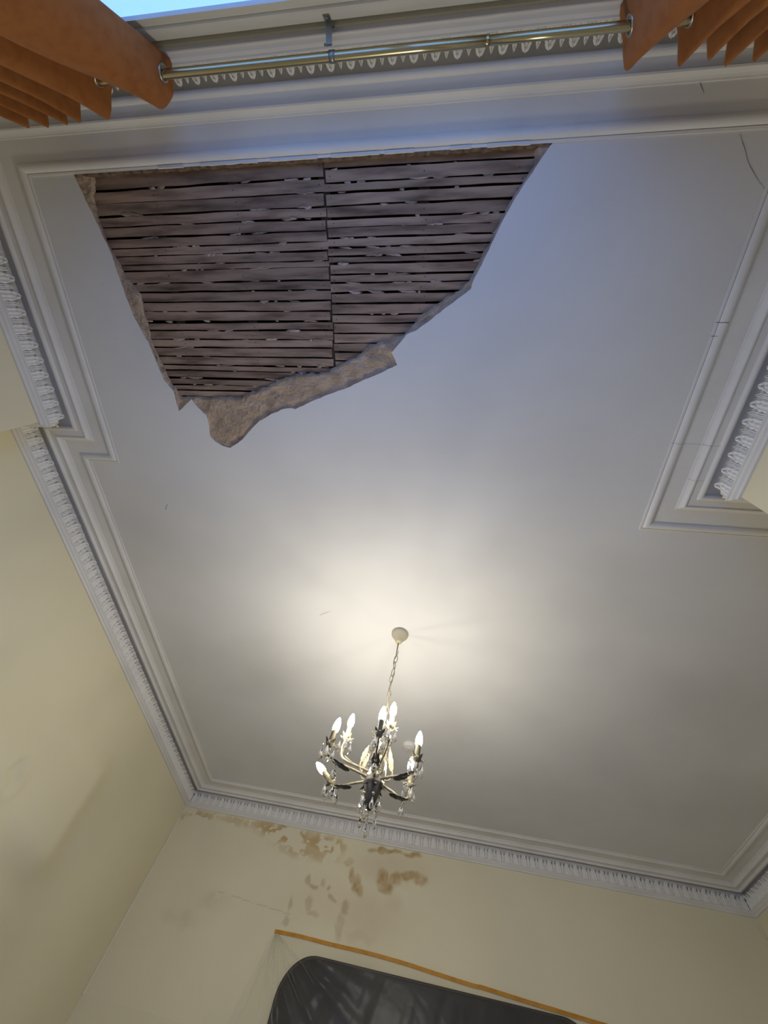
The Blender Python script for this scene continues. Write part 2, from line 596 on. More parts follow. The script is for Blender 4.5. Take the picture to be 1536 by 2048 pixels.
# nibs of old plaster stuck between the laths
nibs = []
for k in range(6):
    bm = bmesh.new()
    bmesh.ops.create_icosphere(bm, subdivisions=2, radius=1)
    for v in bm.verts:
        n = mnoise.noise(v.co * 1.7 + Vector((k * 5.1, 0, 0)))
        v.co = Vector((v.co.x * .019 * (1 + .5 * n), v.co.y * .0055 * (1 + .7 * n), v.co.z * .004 * (1 + .6 * n)))
    me = bpy.data.meshes.new('plaster_nib')
    bm.to_mesh(me)
    bm.free()
    me.materials.append(M['nib'])
    nibs.append(me)
rr = random.Random(5)
for side, G, xa, xb in ((0, LG, -.80, JX - .02), (1, RG, JX + .02, .09)):
    for g in G[1:]:
        for q in range(rr.choice((2, 3, 4, 5, 6))):
            x = rr.uniform(xa, xb)
            lim = .06 - .55 * max(0, x + .12)      # stay clear of the broken edge
            if g > .175 or (side and g > lim - .05) or x < -.80 + .25 * max(0, g):
                continue
            o = bpy.data.objects.new('plaster_nib', rr.choice(nibs))
            COL.objects.link(o)
            o.location = W(x, g + rr.uniform(-.001, .001), LZ + rr.uniform(.0008, .0022))
            o.rotation_euler = (rr.uniform(-.3, .3), rr.uniform(-.2, .2), rr.uniform(-.12, .12))
            o.scale = (rr.uniform(.3, 2.2), rr.uniform(.5, 1.3), rr.uniform(.7, 1.3))
            adopt(o, ceiling)
# nail heads
b = MB()
for side, G in ((0, LG), (1, RG)):
    for xj in ((JX - .012, -.50, -.70) if side == 0 else (JX + .012, -.075, .11)):
        for y0, y1 in zip(G, G[1:]):
            c = W(xj + rr.uniform(-.006, .006), (y0 + y1) / 2 + rr.uniform(-.003, .003), LZ - .0003)
            b.lathe([(0, -.0006), (.0022, -.0006), (.0022, .002)], 6, c)
o = b.build('nail_heads', M['joist'], ceiling)
o['kind'] = 'stuff'
# joists and boards of the floor above, with added sides blocking stray light
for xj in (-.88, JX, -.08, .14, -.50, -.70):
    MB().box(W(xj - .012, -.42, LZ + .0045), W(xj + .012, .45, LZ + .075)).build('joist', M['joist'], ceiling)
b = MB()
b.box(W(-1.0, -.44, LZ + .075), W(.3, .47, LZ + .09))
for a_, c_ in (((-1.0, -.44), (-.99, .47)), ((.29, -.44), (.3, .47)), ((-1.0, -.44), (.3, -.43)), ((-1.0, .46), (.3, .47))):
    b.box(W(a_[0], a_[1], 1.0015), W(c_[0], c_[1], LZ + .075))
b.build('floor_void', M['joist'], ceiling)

# ragged plaster crumbs along the moulding at the hole's window side
b = MB()
x = -.874
vv = []
while x < .158:
    t = .0035 + .0035 * mnoise.noise(Vector((x * 40, 2, 0))) + .002 * mnoise.noise(Vector((x * 130, 5, 0)))
    vv.append((x, max(.0008, t)))
    x += .004
vs_, fs = [], []
for x, t in vv:
    for yy, zz in ((-.293, 0.9985), (-.290 + t, 0.9998), (-.290 + t * 1.25, 1.004), (-.290 + t * .9, LZ + .001)):
        vs_.append(W(x, yy, zz))
for i in range(len(vv) - 1):
    for k in range(3):
        fs.append((i * 4 + k, i * 4 + k + 1, i * 4 + k + 5, i * 4 + k + 4))
o = b.add(vs_, fs).build('plaster_crumbs', M['crumb'], ceiling)
o['label'] = 'ragged brown plaster crumbs along the moulding'
b = MB()
rr2 = random.Random(11)
for x0, x1 in ((-.66, -.60), (-.56, -.43), (-.40, -.30), (-.27, -.17), (-.16, -.10), (-.03, .01), (.04, .12)):
    n = 10
    vs_ = []
    for i in range(n + 1):
        x = x0 + (x1 - x0) * i / n
        e = .0012 * mnoise.noise(Vector((x * 50, 9, 0)))
        for yy, zz in ((-.2945, .9958), (-.2900 + e, .9948), (-.2885 + e, .9975), (-.292, .9985)):
            vs_.append(W(x, yy, zz))
    fs = []
    for i in range(n):
        for k in range(4):
            fs.append((i * 4 + k, i * 4 + (k + 1) % 4, i * 4 + 4 + (k + 1) % 4, i * 4 + 4 + k))
    fs += [(3, 2, 1, 0), (n * 4, n * 4 + 1, n * 4 + 2, n * 4 + 3)]
    b.add(vs_, fs)
b.build('paint_flakes', M['ceiling'], ceiling)


def crack(pts, w, z, parent, name='crack'):
    pts = catmull([Vector((*p, 0)) for p in pts], 30)
    vs_, fs = [], []
    for i, p in enumerate(pts):
        t = (pts[min(i + 1, len(pts) - 1)] - pts[max(i - 1, 0)]).normalized()
        n = Vector((-t.y, t.x, 0))
        ww = w * (.5 + .7 * abs(mnoise.noise(Vector((p.x * 90, p.y * 90, 0))))) * min(1, 4 * min(i + 1, len(pts) - i) / len(pts))
        j = n * (.0012 * mnoise.noise(Vector((p.x * 80, p.y * 80, 4))))
        for s in (-1, 1):
            q = p + j + n * ww * s
            vs_.append(W(q.x, q.y, z))
        q = p + j
        vs_.append(W(q.x, q.y, z - .0003))
    for i in range(len(pts) - 1):
        fs.append((i * 3, i * 3 + 2, i * 3 + 5, i * 3 + 3))
        fs.append((i * 3 + 2, i * 3 + 1, i * 3 + 4, i * 3 + 5))
    return mesh(name, vs_, fs, M['crack'], parent)


crack([(0.4759, -0.2857), (0.4888, -0.2703), (0.5032, -0.2491), (0.5236, -0.2272), (0.5472, -0.2062)], .0007, .9997, ceiling)
crack([(-0.3997, 0.9468), (-0.3804, 0.9349), (-0.3538, 0.9198)], .0011, .9997, ceiling)
crack([(-0.8923, 0.5651), (-0.8785, 0.5422)], .0012, .9997, ceiling)

# ------------------------------------------------------------------ cornice
def arc(c, r0, r1, a0, a1, n):
    return [(c[0] + r0 * math.cos(math.radians(a0 + (a1 - a0) * i / n)), c[1] + r1 * math.sin(math.radians(a0 + (a1 - a0) * i / n))) for i in range(n + 1)]


# (distance out from the moulding's inner edge, drop below the ceiling)
PROF = [(0, -.0005), (0, .0026), (.0042, .0030), (.0048, .0016)]
PROF += arc((.0150, .0012), .0095, .0072, 180, 0, 10)
PROF += [(.0262, .0012), (.0275, .0014), (.0660, .0014), (.0662, .0040)]
PROF += [(.0690, .0048), (.0720, .0070), (.0742, .0100), (.0760, .0128)]
PROF += [(.0768, .0142), (.0798, .0146), (.0804, .0118), (.0990, .0112)]
PROF += arc((.1062, .0118), .0066, .0056, 180, 0, 8)
PROF += [(.1130, .0030), (.1390, .0030), (.1390, .0300), (.1290, .0350), (.1290, .0630)]
PROF += [(.1250, .0640), (.1242, .0660), (.1242, .0695), (.1268, .0703), (.1276, .0715), (.1300, .0745), (.1340, .0765), (.1352, .0775), (.1352, .0815), (.1362, CORNICE_BOTTOM), (.1440, CORNICE_BOTTOM)]

NAMES = ['window', 'right_near', 'right_return', 'right', 'far', 'left', 'left_return', 'left_near']
CLAB = ['white moulded cornice with leaf frieze above the curtain rod', 'white cornice with leaf frieze on the projecting wall beside the right curtain',
        'white cornice return round the right projecting corner', 'white cornice along the far right wall running to the far corner',
        'white cornice with leaf frieze along the stained far wall', 'white cornice along the left wall from the small step to the far corner',
        'short white cornice return at the small step in the left wall', 'white cornice with leaf frieze on the left wall beside the fallen patch']
trims = []
for i in range(N):
    vs_, fs = [], []
    m = len(PROF)
    a, c = Vector(F[i]), Vector(F[(i + 1) % N])
    segs = max(1, int((c - a).length / .06))
    for s in range(segs + 1):
        t = s / segs
        for d, z in PROF:
            p = off(i, d).lerp(off(i + 1, d), t)
            wob = 0.0 if s in (0, segs) else .0006 * mnoise.noise(Vector((p.x * 5, p.y * 5, i)))
            vs_.append(W(p.x, p.y, 1 - z + wob))
    for s in range(segs):
        for k in range(m - 1):
            fs.append((s * m + k, s * m + k + 1, s * m + m + k + 1, s * m + m + k))
    o = mesh('trim_%d' % (i + 1), vs_, fs, M['cornice'])
    tag(o, CLAB[i], 'cornice', kind='structure')
    trims.append(o)


def leaf_mesh(name, hw, height, reach, lobes, tipw):
    """relief leaf: x along the wall, y out into the room, z up; grows up and curls forward at its tip"""
    nu, nvv = 12, 12
    vs_, fs = [], []
    for j in range(nvv + 1):
        v = j / nvv
        if v < .72:
            z = height * v / .72 * .86
            y = .0055 + .0035 * math.sin(math.pi * v / .72)
        else:
            u = (v - .72) / .28
            z = height * (.86 + .14 * math.sin(u * math.pi * .62))
            y = .0055 + (reach - .0055) * (u ** .8)
        lob = abs(math.sin((v + .08) * math.pi * lobes))
        if v < .62:
            w = hw * (.86 + .16 * lob)
        else:
            q = (v - .62) / .38
            w = hw * (.94 - .14 * abs(math.sin(q * math.pi * 1.5))) * (1 - (1 - tipw) * q ** 2.0)
        for i in range(nu + 1):
            s = -1 + 2 * i / nu
            ridge = abs(math.cos(1.5 * math.pi * s)) ** .8
            rel = .0100 * ridge * (.12 + .88 * lob) * (1.0 if abs(s) < .35 else .75) * (1 - .5 * max(0, v - .7)) - .003 * (abs(s) > .95)
            zz = z - .008 * (abs(s) ** 1.5) * (1.0 if v > .5 else v * 2) + .003 * (ridge - .5) * (v > .8)
            vs_.append((s * w, y + rel, zz))
    W1 = nu + 1
    for j in range(nvv):
        for i in range(nu):
            fs.append((j * W1 + i, j * W1 + i + 1, (j + 1) * W1 + i + 1, (j + 1) * W1 + i))
    # sides run back to the frieze; the tip has its own thickness
    ring = [i for i in range(W1)] + [j * W1 + nu for j in range(1, nvv + 1)] + [nvv * W1 + i for i in range(nu - 1, -1, -1)] + [j * W1 for j in range(nvv - 1, 0, -1)]
    b0 = len(vs_)
    for r in ring:
        x, y, z = vs_[r]
        j = r // W1
        back = 0.0 if j < nvv * .62 else max(0.0, y - .007)
        vs_.append((x * .9, back, z - (.004 if j >= nvv * .8 else 0)))
    for k in range(len(ring)):
        k2 = (k + 1) % len(ring)
        fs.append((ring[k2], ring[k], b0 + k, b0 + k2))
    me = bpy.data.meshes.new(name)
    me.from_pydata(vs_, [], fs)
    me.materials.append(M['leaf'])
    me.polygons.foreach_set('use_smooth', [True] * len(me.polygons))
    return me


BIG = leaf_mesh('acanthus_leaf', .0268, .0810, .0275, 2.6, .26)
SML = leaf_mesh('dart_leaf', .0125, .0740, .0240, 2.0, .26)
PITCH = .0380
for i in range(N):
    if i == 2:
        n_to = .5           # most of this return hides behind the projecting wall
    else:
        n_to = 1.0
    a, c = off(i, .129), off(i + 1, .129)
    L = (c - a).length
    e = (c - a).normalized()
    nrm = Vector((-e.y, e.x))                   # into the room
    ang = math.atan2(e.y, e.x)
    cnt = max(1, round(L / PITCH))
    for k in range(cnt):
        if (k + .5) / cnt > n_to:
            continue
        for me, t, dz in ((BIG, (k + .5) / cnt, .0655), (SML, (k + 1.0) / cnt, .0630)):
            if me is SML and k == cnt - 1:
                continue
            p = a + e * L * t
            o = bpy.data.objects.new(me.name, me)
            COL.objects.link(o)
            o.location = W(p.x, p.y, 1 - dz)
            o.rotation_euler = (0, 0, ang)
            o.scale = (L / cnt / PITCH, 1, random.uniform(.96, 1.04))
            adopt(o, trims[i])
# hairline cracks across the right-hand mouldings
crack([(0.3866, -0.3569), (0.3924, -0.351), (0.3994, -0.3419)], .0009, 1 - .0017, trims[0])
for yy, d0, d1, w_ in ((.014, .0, .024, .0007), (.040, .0, .010, .0007), (.274, .0, .101, .00025), (.363, .066, .100, .00025)):
    vs_, fs = [], []
    for q, (d, z) in enumerate([p for p in PROF if d0 <= p[0] <= d1]):
        a_, c_ = off(1, d), off(2, d)
        p = a_.lerp(c_, (yy - a_.y) / (c_.y - a_.y))
        jy = .0012 * mnoise.noise(Vector((d * 300, yy * 50, 0)))
        for sg in (-1, 1):
            vs_.append(W(p.x, p.y + jy + sg * w_, 1 - z - .0004))
        if q:
            m = len(vs_)
            fs.append((m - 4, m - 3, m - 1, m - 2))
    mesh('crack', vs_, fs, M['crack'], trims[1])

# ------------------------------------------------------------------ walls and floor
FLZ = -CAMZ / S          # floor in ceiling units


def plain_wall(i, name, label, z1=1 - CORNICE_BOTTOM + .004, nx=2, disp=None, colf=None, material=None, res=.05):
    a, c = WP[i], WP[(i + 1) % N]
    L = (c - a).length
    nx = max(2, int(L / res))
    nz = max(2, int((z1 - FLZ) / res))
    t = np.linspace(0, 1, nx + 1)
    z = np.linspace(FLZ, z1, nz + 1)
    T, Z = np.meshgrid(t, z)
    X = a.x + (c.x - a.x) * T
    Y = a.y + (c.y - a.y) * T
    e = (c - a).normalized()
    n = (-e.y, e.x)
    if disp is not None:
        D = disp(X, Y, Z)
        X, Y = X + n[0] * D, Y + n[1] * D
    P_ = np.stack([X * S, Y * S, CAMZ + Z * S], -1)
    o = grid_mesh(name, P_, material or M['wall'])
    tag(o, label, 'wall', kind='structure')
    return o


def left_bumps(X, Y, Z):
    D = .0006 * (fbm(Y * 6, Z * 6, 3) - .5)
    # long soft bulge running down the plaster, steep on one side
    u = (Z - .395) / (.674 - .395)
    yc = 1.564 + (1.506 - 1.564) * u + .05 * np.maximum(0, u - .6) ** 1.2
    s = (Y - yc)
    prof = np.where(s < 0, np.exp(-(s / .22) ** 2), np.exp(-(s / .085) ** 2))
    D = D + .036 * prof * sstep(-.25, .15, u) * (1 - sstep(.85, 1.35, u))
    # two small dents
    for (y0, z0, r) in ((1.235, .500, .020), (1.262, .478, .017)):
        d2 = ((Y - y0) / r) ** 2 + ((Z - z0) / (r * 1.5)) ** 2
        D = D - .008 * np.exp(-d2) + .005 * np.exp(-(np.sqrt(d2) - 1.5) ** 2 / .3)
    return D


plain_wall(5, 'wall_left', 'cream left wall with soft bulges and two small dents', res=.011, disp=left_bumps)
plain_wall(7, 'wall_left_near', 'cream projecting piece of left wall near the window')
plain_wall(6, 'wall_left_return', 'narrow cream return at the small step in the left wall')
plain_wall(1, 'wall_right_near', 'cream projecting wall beside the right curtain')
plain_wall(2, 'wall_right_return', 'cream return of the right projecting wall')
plain_wall(3, 'wall_right', 'cream right wall set back beside the far corner')

# far wall: fine grid with water stains and lifted paint
a, c = WP[4], WP[5]
XA, XB = c.x, a.x
YW = (a.y + c.y) / 2
nx, nz = 680, 170
xs = np.linspace(XA, XB, nx)
zs = np.linspace(.28, 1 - CORNICE_BOTTOM + .004, nz)
X, Z = np.meshgrid(xs, zs)
YL = c.y + (a.y - c.y) * (X - XA) / (XB - XA)
wx = X + .034 * (fbm(X * 24, Z * 24, 41, 5) - .5)
wz = Z + .034 * (fbm(X * 24, Z * 24, 57, 5) - .5)


def blob(x0, z0, rx, rz, rot=0, soft=.5):
    dx, dz = wx - x0, wz - z0
    ca, sa = math.cos(rot), math.sin(rot)
    u, v = (dx * ca + dz * sa) / rx, (-dx * sa + dz * ca) / rz
    return 1 - sstep(1 - soft, 1 + soft * .4, np.sqrt(u * u + v * v))


def mx(*l):
    r = l[0]
    for k in l[1:]:
        r = np.maximum(r, k)
    return r


mot = fbm(X * 34, Z * 34, 5)
big = fbm(X * 9, Z * 9, 77)
strong = mx(blob(-.145, .795, .030, .040, .3), blob(-.125, .768, .034, .028), blob(-.085, .800, .040, .030, .4), blob(-.02, .825, .060, .022, .1), blob(.025, .815, .032, .030),
            .95 * blob(-.285, .785, .015, .030, .5), blob(-.250, .752, .025, .042, .55), .75 * blob(-.314, .828, .025, .016),
            .85 * blob(-.14, .897, .075, .012, .08), .9 * blob(-.02, .902, .055, .010, .06), .7 * blob(-.215, .886, .025, .014))
spots = mx(blob(-.475, .735, .017, .022), blob(-.450, .712, .030, .010, -.25), blob(-.413, .730, .012, .017), blob(-.378, .725, .011, .013), blob(-.350, .692, .022, .012, -.6),
           blob(-.524, .645, .012, .030, .1), blob(-.524, .595, .017, .014), .9 * blob(-.446, .660, .016, .028), .7 * blob(-.425, .632, .032, .010), blob(-.285, .668, .022, .026), .6 * blob(-.30, .61, .022, .05))
broad = mx(.8 * blob(-.18, .66, .19, .10, 0, .9), blob(-.20, .600, .10, .030, 0, .9), .8 * blob(-.09, .71, .06, .05, 0, .9), .7 * blob(-.38, .68, .2, .10, 0, .9), .9 * blob(-.12, .84, .24, .07, .1, .9))
topm = mx(blob(-.66, .890, .19, .048, -.06, .6), .9 * blob(-.45, .875, .14, .040, 0, .6), .7 * blob(-.52, .835, .17, .035, 0, .8), .8 * blob(-1.12, .885, .12, .030, .1, .8), .5 * blob(-.90, .895, .14, .020, 0, .8))
flake = sstep(.50, .56, fbm(X * 26 + 3 * big, Z * 30, 91, 3))
base_c = np.array(CREAM)
C = np.ones(X.shape + (3,)) * base_c
C *= (1 + .10 * (fbm(X * 5, Z * 5, 11) - .5))[..., None]


def blend(C, col, m):
    return C * (1 - m[..., None]) + np.array(col) * m[..., None]


C = blend(C, (.62, .50, .34), np.clip(broad * (.35 + .5 * big), 0, 1) * .75)
C = blend(C, (.53, .375, .16), topm * (1 - flake) * .92 * sstep(.3, .55, mot + .12))
C = blend(C, (.80, .73, .54), topm * flake * .6)
C = blend(C, (.44, .275, .10), np.clip(strong * (.6 + 1.2 * (mot - .35)), 0, 1) * .92)
C = blend(C, (.42, .31, .16), np.clip(spots * (.6 + .8 * (mot - .4)), 0, 1) * .75)
# pinkish worn paint left of the tape
C = blend(C, (.60, .45, .33), .45 * mx(blob(-.86, .60, .08, .035, 0, .9), blob(-.98, .53, .10, .03, 0, .9)) * mot)
# fine crack in the paint
cy = .628 - .055 * (X + .78) + .006 * (fbm(X * 30, X * 0, 8) - .5)
ck = (np.abs(Z - cy) < .0016) & (X > -.86) & (X < -.50) & (fbm(X * 22, X * 0 + 3, 9, 2) > .40)
C = blend(C, (.50, .42, .28), ck * .45)
D = .0016 * topm * flake + .0010 * topm * (mot - .5) + .0006 * (fbm(X * 20, Z * 20, 2) - .5)
# wrinkled lining paper near the left corner
wr = np.exp(-((X + .95) / .28) ** 2)
D = D + wr * .0020 * (fbm((X + .35 * Z) * 22, Z * 3, 23, 3) - .5) * (1 - sstep(.80, .9, Z))
P_ = np.stack([X * S, (YL - D) * S, CAMZ + Z * S], -1)
fw = grid_mesh('wall_far', P_, M['wall_stain'], color=C)
tag(fw, 'cream far wall with brown water stains and lifting paint under the cornice', 'wall', kind='structure')
MB().add([W(XA, c.y, .282), W(XB, a.y, .282), W(XB, a.y, FLZ), W(XA, c.y, FLZ)], [(0, 1, 2, 3)]).build('lower_wall', M['wall'], fw)
# caulk beads in the two far corners
o = MB().tube([W(WP[5].x + .003, WP[5].y - .003, z) for z in np.linspace(.28, .865, 30)], [.0065 + .002 * mnoise.noise(Vector((0, 0, k))) for k in range(30)], 6).build('trim_9', M['caulk'])
tag(o, 'thin raised caulk line down the far left corner', 'trim', kind='structure')
o = MB().tube([W(WP[4].x - .003, WP[4].y - .003, z) for z in np.linspace(.28, .90, 20)], .0035, 6).build('trim_10', M['caulk'])
tag(o, 'thin raised caulk line down the far right corner', 'trim', kind='structure')

fl = [off(i, WALL_D + .05) for i in range(N)]
fp = [W(p.x, p.y, FLZ) for p in fl]
tr = tessellate_polygon([fp])
floor = mesh('floor', fp, [tuple(t) for t in tr], M['floor'])
tag(floor, 'unseen floor of the room, coloured pale to bounce light up', 'floor', kind='structure')

# window wall with its opening
a, c = WP[0], WP[1]
YW0 = a.y
WX0, WX1 = -.86, .46           # opening
WZ0, WZ1 = -.42, .912          # sill and head
ztop = 1 - CORNICE_BOTTOM + .004
b = MB()


def quadw(b, x0, x1, z0, z1, y=YW0):
    b.add([W(x0, y, z0), W(x1, y, z0), W(x1, y, z1), W(x0, y, z1)], [(0, 1, 2, 3)])


quadw(b, a.x, WX0, FLZ, ztop)
quadw(b, WX1, c.x, FLZ, ztop)
quadw(b, WX0, WX1, WZ1, ztop)
quadw(b, WX0, WX1, FLZ, WZ0)
# reveals
ry = YW0 - .0088
b.add([W(WX0, YW0, WZ1), W(WX1, YW0, WZ1), W(WX1, ry, WZ1), W(WX0, ry, WZ1)], [(0, 1, 2, 3)])
b.add([W(WX0, YW0, WZ0), W(WX1, YW0, WZ0), W(WX1, ry, WZ0), W(WX0, ry, WZ0)], [(0, 1, 2, 3)])
for xx in (WX0, WX1):
    b.add([W(xx, YW0, WZ0), W(xx, YW0, WZ1), W(xx, ry, WZ1), W(xx, ry, WZ0)], [(0, 1, 2, 3)])
ww = b.build('wall_window', M['wall'])
tag(ww, 'cream window wall behind the orange curtains', 'wall', kind='structure')

win = empty('window_1', W((WX0 + WX1) / 2, YW0 - .01, WZ0))
tag(win, 'white painted window behind the orange curtains with dusk sky outside', 'window', kind='structure')
b = MB()
b.box(W(WX0, YW0 - .006, .896), W(WX1, YW0 - .012, .913))
b.build('shadow_gap', M['groove'], win)
b = MB()
b.box(W(WX0, YW0 + .0, .8715), W(WX1, YW0 - .0088, .900))
b.build('head_board', M['frame'], win)
b = MB()
b.box(W(WX0, YW0 - .0035, .853), W(WX1, YW0 - .0088, .8708))
b.build('top_rail', M['frame'], win)
for xx in (WX0, WX1 - .035, (WX0 + WX1) / 2 + .05):
    MB().box(W(xx, YW0 - .004, WZ0 + .03), W(xx + .035, YW0 - .03, .853)).build('stile', M['frame'], win)
MB().box(W(WX0, YW0 - .004, .16), W(WX1, YW0 - .03, .19)).build('meeting_rail', M['frame'], win)
MB().box(W(WX0, YW0 + .03, WZ0), W(WX1, YW0 - .03, WZ0 + .03)).build('window_sill', M['frame'], win)
xm = (WX0 + WX1) / 2 + .05
for x0, x1 in ((WX0 + .03, xm + .01), (xm + .025, WX1 - .03)):
    for z0, z1 in ((WZ0 + .03, .165), (.185, .860)):
        MB().box(W(x0, YW0 - .0062, z0), W(x1, YW0 - .0078, z1)).build('window_pane', M['pane'], win)

# ------------------------------------------------------------------ curtain rod, bracket, curtains
RY, RZ = -.3915, .903
rod = empty('curtain_rod', W(-.25, RY, RZ))
tag(rod, 'brassy steel curtain rod spanning the window below the cornice', 'curtain rod')
MB().tube([W(x, RY, RZ) for x in np.linspace(-.97, .022, 9)], .0138, 20).build('thick_tube', M['rod'], rod, True)
MB().tube([W(x, RY, RZ) for x in np.linspace(.02, .53, 6)], .0124, 20).build('thin_tube', M['rod'], rod, True)
MB().lathe([(.0138, -.004), (.0146, -.003), (.0146, .003), (.0138, .004)], 20, W(.022, RY, RZ), Matrix.Rotation(math.pi / 2, 3, 'Y')).build('joint_ring', M['rod'], rod, True)

br = empty('rod_bracket', W(-.235, YW0, .905))
tag(br, 'small grey metal bracket holding the curtain rod to the window head', 'bracket')
bx = -.2365
b = MB()
b.box(W(bx - .0055, YW0 + .0015, .884), W(bx + .0055, YW0 + .0005, .9155))
b.build('fixing_plate', M['bracket'], br)
for zz in (.889, .910):
    MB().lathe([(0, 0), (.0042, .0006), (.0042, .002)], 10, W(bx, YW0 + .003, zz), Matrix.Rotation(-math.pi / 2, 3, 'X') @ Matrix.Rotation(math.pi, 3, 'X')).build('screw', M['screw'], br)
b = MB()
pts = [(YW0 + .001, .8990), (YW0 + .014, .8975), (RY - .012, .8955), (RY - .009, .893)]
for (y0, z0), (y1, z1) in zip(pts, pts[1:]):
    x0, x1 = bx - .0050, bx + .0050
    vv = [W(x0, y0, z0), W(x1, y0, z0), W(x1, y1, z1), W(x0, y1, z1)]
    vv += [v + Vector((0, 0, .003)) for v in vv]
    b.add(vv, [(0, 1, 2, 3), (7, 6, 5, 4), (0, 4, 5, 1), (1, 5, 6, 2), (2, 6, 7, 3), (3, 7, 4, 0)])
b.build('arm', M['bracket'], br)
b = MB()
b.lathe([(.0140, -.010), (.0160, -.010), (.0160, .010), (.0140, .010)], 24, W(bx + .003, RY, RZ), Matrix.Rotation(math.pi / 2, 3, 'Y'))
b.build('collar', M['bracket'], br, True)
MB().tube([W(bx - .004, RY - .012, .8965), W(bx - .0085, RY - .012, .8965)], .004, 8).build('grub_screw', M['bracket'], br)


def curtain(name, label, top, low):
    e = empty(name, W(top[0][0], RY, FLZ + .02))
    tag(e, label, 'curtain', 'orange eyelet curtains')
    npt = 300
    T = catmull([Vector((*p, 0)) for p in top], npt * 3)
    Lw = catmull([Vector((*p, 0)) for p in low], npt * 3)
    T, Lw = resample([v.to_2d() for v in T], npt), resample([v.to_2d() for v in Lw], npt)
    zl = list(np.linspace(.930, .875, 24)) + list(np.linspace(.865, .60, 20)) + list(np.linspace(.5, FLZ + .02, 12))
    P_ = np.zeros((len(zl), npt + 1, 3))
    for j, z in enumerate(zl):
        u = min(1, max(0, (.925 - z) / (.925 - .66)))
        u = u * (1.6 - .6 * u)
        for i in range(npt + 1):
            p = T[i].lerp(Lw[i], min(1, u))
            wv = .0025 * mnoise.noise(Vector((i * .05, z * 4, len(top))))
            P_[j, i] = W(p.x, p.y + wv, z)
    # eyelets where the cloth crosses the rod
    cross = []
    for i in range(1, npt):
        a_, b_ = T[i], T[i + 1]
        if (a_.y - RY) * (b_.y - RY) <= 0 and a_.y != b_.y:
            cross.append(i)
    jr = min(range(len(zl)), key=lambda j: abs(zl[j] - RZ))
    me_v = P_.reshape(-1, 3)
    faces_, R0 = [], .0195
    cen = [P_[jr, i] for i in cross]
    w = npt + 1
    for j in range(len(zl) - 1):
        for i in range(npt):
            if zl[j] > .88:
                m = (P_[j, i] + P_[j + 1, i + 1]) / 2
                if any(np.linalg.norm(m - c_) < R0 for c_ in cen):
                    continue
            faces_.append((j * w + i, j * w + i + 1, (j + 1) * w + i + 1, (j + 1) * w + i))
    o = mesh('cloth', [tuple(v) for v in me_v], faces_, M['fabric'], e, True)
    sm = o.modifiers.new('thickness', 'SOLIDIFY')
    sm.thickness = .0025
    sm.offset = 0
    for i, c_ in zip(cross, cen):
        t = T[min(i + 2, npt)] - T[max(i - 2, 0)]
        n = Vector((-t.y, t.x, 0)).normalized()
        MB().torus(c_, n, .0225, .0046, 22, 8).build('eyelet', M['eyelet'], e, True)
    return e


curtain('curtain', 'orange eyelet curtain gathered at the left end of the rod',
        [(-.545, -.420), (-.5485, -.391), (-.558, -.370), (-.583, -.357), (-.607, -.372), (-.622, -.391), (-.650, -.420), (-.680, -.391), (-.692, -.362), (-.705, -.349), (-.716, -.367), (-.722, -.391), (-.735, -.420), (-.750, -.391), (-.767, -.348), (-.777, -.391), (-.782, -.418), (-.788, -.391), (-.797, -.346), (-.812, -.391), (-.82, -.418), (-.83, -.391), (-.842, -.345), (-.856, -.391), (-.866, -.418), (-.876, -.391), (-.888, -.346), (-.9, -.391), (-.91, -.418), (-.93, -.37)],
        [(-.550, -.416), (-.562, -.391), (-.595, -.362), (-.645, -.348), (-.665, -.367), (-.672, -.391), (-.684, -.420), (-.696, -.391), (-.708, -.360), (-.722, -.347), (-.731, -.367), (-.737, -.391), (-.745, -.420), (-.758, -.391), (-.774, -.347), (-.784, -.391), (-.790, -.418), (-.797, -.391), (-.808, -.345), (-.82, -.391), (-.828, -.418), (-.838, -.391), (-.85, -.344), (-.864, -.391), (-.874, -.418), (-.884, -.391), (-.896, -.345), (-.908, -.391), (-.918, -.418), (-.938, -.37)])
curtain('curtain', 'orange eyelet curtain gathered at the right end of the rod',
        [(.219, -.424), (.232, -.391), (.240, -.366), (.249, -.354), (.268, -.372), (.281, -.391), (.295, -.420), (.312, -.391), (.326, -.352), (.338, -.391), (.345, -.418), (.353, -.391), (.367, -.356), (.374, -.391), (.379, -.418), (.384, -.391), (.393, -.348), (.405, -.391), (.412, -.418), (.42, -.391), (.432, -.35), (.445, -.391), (.452, -.418), (.46, -.391), (.475, -.35), (.49, -.391), (.5, -.418), (.52, -.37)],
        [(.222, -.420), (.238, -.391), (.265, -.362), (.305, -.349), (.316, -.368), (.321, -.391), (.330, -.420), (.340, -.391), (.352, -.350), (.361, -.391), (.367, -.418), (.373, -.391), (.386, -.352), (.393, -.391), (.398, -.418), (.403, -.391), (.412, -.347), (.422, -.391), (.428, -.418), (.436, -.391), (.446, -.349), (.457, -.391), (.464, -.418), (.472, -.391), (.486, -.349), (.5, -.391), (.51, -.418), (.53, -.37)])

# ------------------------------------------------------------------ far wall: panel, plastic sheet, tape
YF = lambda x: WP[5].y + (WP[4].y - WP[5].y) * (x - WP[5].x) / (WP[4].x - WP[5].x)
px0, px1, pz0, pz1, prad = -.488, .70, -.05, .513, .135
out_ = []
for cx, cz, a0 in ((px1 - prad, pz1 - prad, 0), (px0 + prad, pz1 - prad, 90)):
    for k in range(15):
        t = math.radians(a0 + 90 * k / 14)
        out_.append((cx + prad * math.cos(t), cz + prad * math.sin(t)))
out_ += [(px0, pz0), (px1, pz0)]
panel = empty('dark_panel', W(.1, YF(.1), pz0))
tag(panel, 'large dark round-cornered panel on the far wall behind clear plastic sheet', 'panel')


